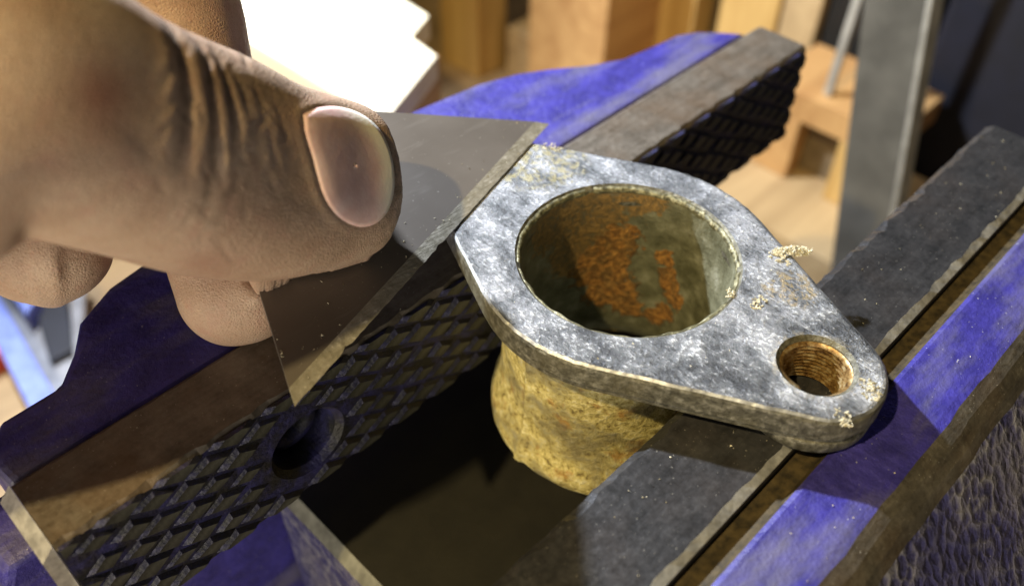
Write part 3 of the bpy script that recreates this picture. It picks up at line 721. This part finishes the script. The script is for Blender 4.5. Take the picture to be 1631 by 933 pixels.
def m_skin():
    s = N('skin')
    n1 = s.noise(0.09, 4, 0.55); n2 = s.noise(0.7, 4, 0.6); n3 = s.noise(2.2, 3, 0.6); v1 = s.voro(1.9, 'DISTANCE_TO_EDGE')
    c = s.ramp(n1, [(0.32, (0.40, 0.265, 0.19)), (0.5, (0.49, 0.345, 0.252)), (0.68, (0.56, 0.415, 0.315))])
    def attr(nm):
        x = s.n('ShaderNodeAttribute'); x.attribute_name = nm; return x.outputs['Fac']
    c = s.mix(s.ramp(n3, [(0.35, 0.30), (0.60, 0.0)]), c, (0.26, 0.16, 0.105))
    c = s.mix(s.ramp(s.noise(0.3, 4, 0.6, loc=(6, 1, 1)), [(0.52, 0.0), (0.70, 0.45)]), c, (0.44, 0.25, 0.19))
    c = s.mix(s.math('MULTIPLY', attr('blush'), 0.75), c, (0.27, 0.125, 0.095))
    gr = s.math('MULTIPLY', attr('grime'), s.ramp(n2, [(0.34, 0.25), (0.6, 1.0)]))
    c = s.mix(s.math('MULTIPLY', gr, 0.72), c, (0.085, 0.060, 0.036))
    c = s.mix(s.ramp(s.noise(1.0, 3, 0.6, loc=(5, 5, 5)), [(0.66, 0.0), (0.72, 0.5)]), c, (0.14, 0.085, 0.05))
    lines = s.noise(1.2, 3, 0.6, stretch=(1.0, 0.25, 1.0), rot=(0.3, 0.2, 0.8))
    h = s.math('ADD', s.math('MULTIPLY', v1, 0.7), s.math('ADD', s.math('MULTIPLY', n3, 0.35), s.math('MULTIPLY', lines, 0.22)))
    s.b.inputs['Subsurface Weight'].default_value = 0.12
    s.b.inputs['Subsurface Radius'].default_value = (1.0, 0.4, 0.2); s.b.inputs['Subsurface Scale'].default_value = 0.0012
    return s.out(c, s.ramp(n2, [(0.3, 0.46), (0.7, 0.62)]), 0.0, s.bump(h, 0.42, 0.6), 0.4)
M_skin = m_skin(); me.materials.append(M_skin)
me.polygons.foreach_set('use_smooth', [True] * len(me.polygons))
tag(hand, 'bare grimy hand with large creased thumb pressing a blade from the left', 'hand')
# thumbnail
bvh = BVHTree.FromPolygons([Vector(c) for c in getco(me)], [tuple(p.vertices) for p in me.polygons])
ctr = np.array([560, 265.0]); rings = 14
NV, NF, NC = [], [], []
no_ = len(OC)
for r in range(rings + 1):
    q = r / rings
    for k in range(no_):
        p = ctr + (OC[k] - ctr) * q
        h3, nn = hit(*p)
        if h3 is None: h3, nn = hit(*(ctr + (OC[k] - ctr) * q * 0.93))
        edge = max(0.0, (q - 0.88) / 0.12)
        tw = min(1.0, max(0.0, 1.4 * math.cos(math.atan2(OC[k][1] - ctr[1], OC[k][0] - ctr[0])) + 0.2))
        lift = 0.26 - (0.60 - 0.45 * tw) * edge ** 2
        NV.append(h3 + np.array([0, 0, 0]) + nn * lift)
        ang = math.atan2(OC[k][1] - ctr[1], OC[k][0] - ctr[0])
        # free edge on the tip side, pale lunula along the cuticle
        tip = min(1.0, max(0.0, 1.5 * math.cos(ang + 0.35))) * max(0, (q - 0.55) / 0.30)
        lun = max(0.0, math.cos(ang - 2.6)) * max(0, (q - 0.45) / 0.55) * 0.15
        NC.append(min(1, 1.2 * tip + 0.55 * lun))
NV = np.array(NV)
# smooth the plate so it reads as one hard shell
G = NV.reshape(rings + 1, no_, 3)
for _ in range(10):
    Gn = G.copy(); Gn[1:-1] = 0.5 * G[1:-1] + 0.125 * (G[:-2] + G[2:] + np.roll(G, 1, 1)[1:-1] + np.roll(G, -1, 1)[1:-1]); G = Gn
    G[0] = G[1].mean(0)
NV = G.reshape(-1, 3)
for r in range(rings):
    for k in range(no_): NF.append((r * no_ + k, (r + 1) * no_ + k, (r + 1) * no_ + (k + 1) % no_, r * no_ + (k + 1) % no_))
nm = mesh('thumbnail', NV, NF)
at = nm.attributes.new('pale', 'FLOAT', 'POINT'); at.data.foreach_set('value', np.array(NC, np.float32))
def m_nail():
    s = N('fingernail'); x = s.n('ShaderNodeAttribute'); x.attribute_name = 'pale'
    n = s.noise(0.35, 3, 0.5); n2 = s.noise(1.6, 3, 0.6)
    c = s.mix(s.ramp(n, [(0.35, 0.0), (0.65, 1.0)]), (0.66, 0.43, 0.41), (0.74, 0.52, 0.50))
    c = s.mix(x.outputs['Fac'], c, (0.80, 0.74, 0.64))
    c = s.mix(s.ramp(n2, [(0.70, 0.0), (0.74, 0.6)]), c, (0.7, 0.66, 0.6))
    s.b.inputs['Subsurface Weight'].default_value = 0.1; s.b.inputs['Subsurface Scale'].default_value = 0.001
    rid = s.noise(0.9, 3, 0.6, stretch=(0.25, 1.6, 1.0), rot=(0, 0, R_(-40)))
    return s.out(c, 0.58, 0.0, s.bump(s.math('ADD', n2, rid), 0.14, 0.35), 0.3)
nail = link('thumbnail', fixn(nm), m_nail(), hand, True)
md = nail.modifiers.new('thick', 'SOLIDIFY'); md.thickness = 0.45 * U; md.offset = -1

# ------------------------------------------------------------------ background
M_w1 = m_wood('orange_pine', (0.36, 0.19, 0.07), (0.52, 0.31, 0.125), 0, 0.5)
M_w2 = m_wood('yellow_pine', (0.42, 0.25, 0.075), (0.60, 0.40, 0.15), 0, 0.5, (1, 1, 0.06))
M_w3 = m_wood('pale_pine', (0.31, 0.21, 0.105), (0.46, 0.33, 0.175), 0, 0.5)
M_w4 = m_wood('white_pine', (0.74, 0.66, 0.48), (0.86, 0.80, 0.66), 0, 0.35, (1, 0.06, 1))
M_navy = m_plain('dark_navy_plastic', (0.004, 0.0045, 0.012), 0.7)
M_black = m_plain('black_plastic', (0.008, 0.008, 0.008), 0.5)
M_post = m_plain('dull_grey_steel', (0.13, 0.125, 0.11), 0.55, 0.3, 0.25, 0.04)
M_rod = m_plain('pale_grey_metal', (0.45, 0.44, 0.40), 0.4, 0.4)
M_cl = m_blue('clear_blue_plastic', wear=0.1, base=((0.10, 0.14, 0.42), (0.17, 0.23, 0.60)))
M_gr = m_plain('grey_plate_metal', (0.20, 0.20, 0.22), 0.45, 0.3)
def thing(name, b, mat, label, cat, bv=1.0, rotz=0, tilt=None, group=None):
    return tag(box(name, b, mat, None, bv, rotz, tilt), label, cat, group)
# two boards under the lamp
def slab(name, pxs, z, th, mat, parent):
    top = [zpl(a, b, z) for a, b in pxs]; poly = [(q[0], q[1]) for q in top]
    v, f = prism(poly, z - th, z); return link(name, bevel(fixn(mesh(name, v, f)), 1.2), mat, parent)
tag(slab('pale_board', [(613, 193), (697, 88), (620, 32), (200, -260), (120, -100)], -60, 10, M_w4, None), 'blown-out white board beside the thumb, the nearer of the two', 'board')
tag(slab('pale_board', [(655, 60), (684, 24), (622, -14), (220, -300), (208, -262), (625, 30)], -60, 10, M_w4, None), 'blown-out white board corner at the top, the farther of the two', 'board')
thing('wood_block', (58, 100, 165, 330, -199.9, -70.2), M_w1, 'brown wooden block carrying the two white boards', 'wood block', 1)
# posts and blocks along the back
thing('wooden_post', (243, 268, 296, 330, -199.9, 40), M_w2, 'tall yellow wooden post rising just right of the white boards', 'post')
thing('wood_block', (252, 310, 205, 262, -199.9, -70), M_w1, 'wide orange wooden block behind the blue jaw casting', 'wood block')
thing('wood_offcut', (262, 300, 262.5, 290, -199.9, -168), M_w3, 'pale cream wood offcut between yellow post and orange block', 'wood offcut')
thing('wooden_post', (300, 320, 182, 206, -199.9, 60), M_w2, 'narrow yellow post right of the wide orange block', 'post')
thing('wooden_plank', (300, 316, 133, 167, -199.9, 60), M_w2, 'upright pale yellow plank above the end of the brown jaw', 'plank')
thing('wooden_plank', (302, 318, 112, 132, -199.9, 60), M_w3, 'upright plank beside the black case, rightmost of the yellow ones', 'plank')
thing('black_case', (306, 360, 58, 111, -199.9, 20), M_black, 'black case standing behind the slotted wooden stand', 'case', 2)
# slotted wooden frame seen through the gap
fr = tag(empty('slotted_stand', (270, 75, -200)), 'orange wooden stand with a slot seen past the jaw end', 'wooden stand')
box('top_board', (250, 296, 40, 106, -132, -118), M_w1, fr); box('upright', (250, 262, 84, 104, -165, -132.2), M_w1, fr)
box('upright', (250, 262, 40, 63, -165, -132.2), M_w2, fr); box('back_panel', (263, 267, 42, 104, -165, -132.2), m_wood('slot_shade_wood', (0.11, 0.08, 0.045), (0.19, 0.14, 0.085)), fr, 0.3)  # back panel coloured darker to give the slot its shade
box('bottom_board', (212, 300, 20, 112, -190, -165.2), M_w3, fr); box('foot', (220, 290, 30, 104, -199.9, -190.2), M_w1, fr)
# leaning steel bar with a bright edge, rod, dark bin
sb = tag(empty('steel_bar', (205, 35, -200)), 'dull grey steel bar standing upright at the top right', 'steel bar')
v, f = [], []
def leaning(name, p0, p1, wy, wx, mat, parent):
    v = []
    for p in (p0, p1):
        v += [(p[0], p[1] - wy, p[2]), (p[0] + wx, p[1] - wy, p[2]), (p[0] + wx, p[1] + wy, p[2]), (p[0], p[1] + wy, p[2])]
    f = [(3, 2, 1, 0), (4, 5, 6, 7)] + [(i, (i + 1) % 4, 4 + (i + 1) % 4, 4 + i) for i in range(4)]
    return link(name, bevel(mesh(name, v, f), 0.5), mat, parent)
leaning('bar_body', (200, 12, -199.9), (200, 50, 10), 11.2, 8, M_post, sb)
leaning('bar_edge', (198.5, -0.3, -199.9), (198.5, 37.7, 10), 1.1, 9.5, M_rod, sb)
rd = tag(leaning('metal_rod', (256, 78, -117.8), (256, 76, 20), 1.8, 3.6, M_rod, None), 'thin pale metal rod between black case and grey steel bar', 'rod')
thing('dark_bin', (303, 640, -260, 56, -199.9, 60), M_navy, 'dark navy bin filling the top right corner', 'bin', 4)
# blue-railed grey tool behind the fixed jaw
tl = tag(empty('railed_tray', (-60, 270, -200)), 'blue and grey tray blurred below the hand at left', 'tray')
slab('tray_floor', [(-40, 470), (20, 430), (170, 560), (170, 700), (60, 660)], -192, 7.8, M_gr, tl)
slab('rail', [(-60, 440), (-20, 440), (95, 640), (60, 680)], -180, 11.8, M_cl, tl)
slab('rail', [(-30, 400), (10, 400), (60, 470), (40, 500)], -180, 11.8, M_cl, tl)
slab('dark_insert', [(48, 470), (105, 460), (118, 555), (78, 575)], -188, 3.8, M_navy, tl)
slab('end_strip', [(108, 440), (135, 440), (130, 580), (116, 565)], -186, 5.8, M_gr, tl)
sc_ = zpl(0, 560, -195)
tag(box('red_peg', (sc_[0] - 9, sc_[0] + 2, sc_[1] - 8, sc_[1] + 4, -199.9, -188), m_plain('red_plastic', (0.45, 0.05, 0.02)), None, 2), 'small red peg at the left edge beside the blue rail', 'peg')

# ------------------------------------------------------------------ filings and crumbs
def crumbs(name, spots, mat, label, cat):
    v, f = [], []; r = random.Random(11)
    for (p, s) in spots:
        b = len(v); q = [Vector((r.uniform(-1, 1), r.uniform(-1, 1), r.uniform(-0.7, 0.7))) for _ in range(4)]
        v += [Vector(p) + x * s for x in q]; f += [(b, b + 1, b + 2), (b, b + 3, b + 1), (b, b + 2, b + 3), (b + 1, b + 3, b + 2)]
    return tag(link(name, fixn(mesh(name, v, f)), mat), label, cat, kind='stuff')
sp = []
r = random.Random(5)
for _ in range(70):                       # along the bevel line of the blade
    a_, b_ = r.uniform(8, 80), abs(r.gauss(3.5, 3.0)); sp.append((bpt(a_, min(b_, 20), 0.5), r.uniform(0.08, 0.26)))
for _ in range(16):
    a_, b_ = r.uniform(1, 22), r.uniform(1, 11); sp.append((bpt(max(a_, sl(b_) + 0.5), b_, 0.55), r.uniform(0.15, 0.42)))
for _ in range(60): sp.append(((r.uniform(-50, 100), r.uniform(-40, -24), -8.9), r.uniform(0.08, 0.30)))
for _ in range(30): sp.append(((r.uniform(-50, 70), r.uniform(-55, -46), -9.2), r.uniform(0.08, 0.25)))
for _ in range(26): sp.append(((r.uniform(-95, 95), r.uniform(24.5, 37), -8.9), r.uniform(0.08, 0.28)))
for _ in range(60):
    a_ = r.uniform(0, 6.28); q = r.uniform(20.6, 27); sp.append(((q * math.cos(a_), q * math.sin(a_), 0.05), r.uniform(0.08, 0.28)))
crumbs('metal_filings', sp, M_gas, 'pale metal filings scattered over blade, flange and jaws', 'filings')
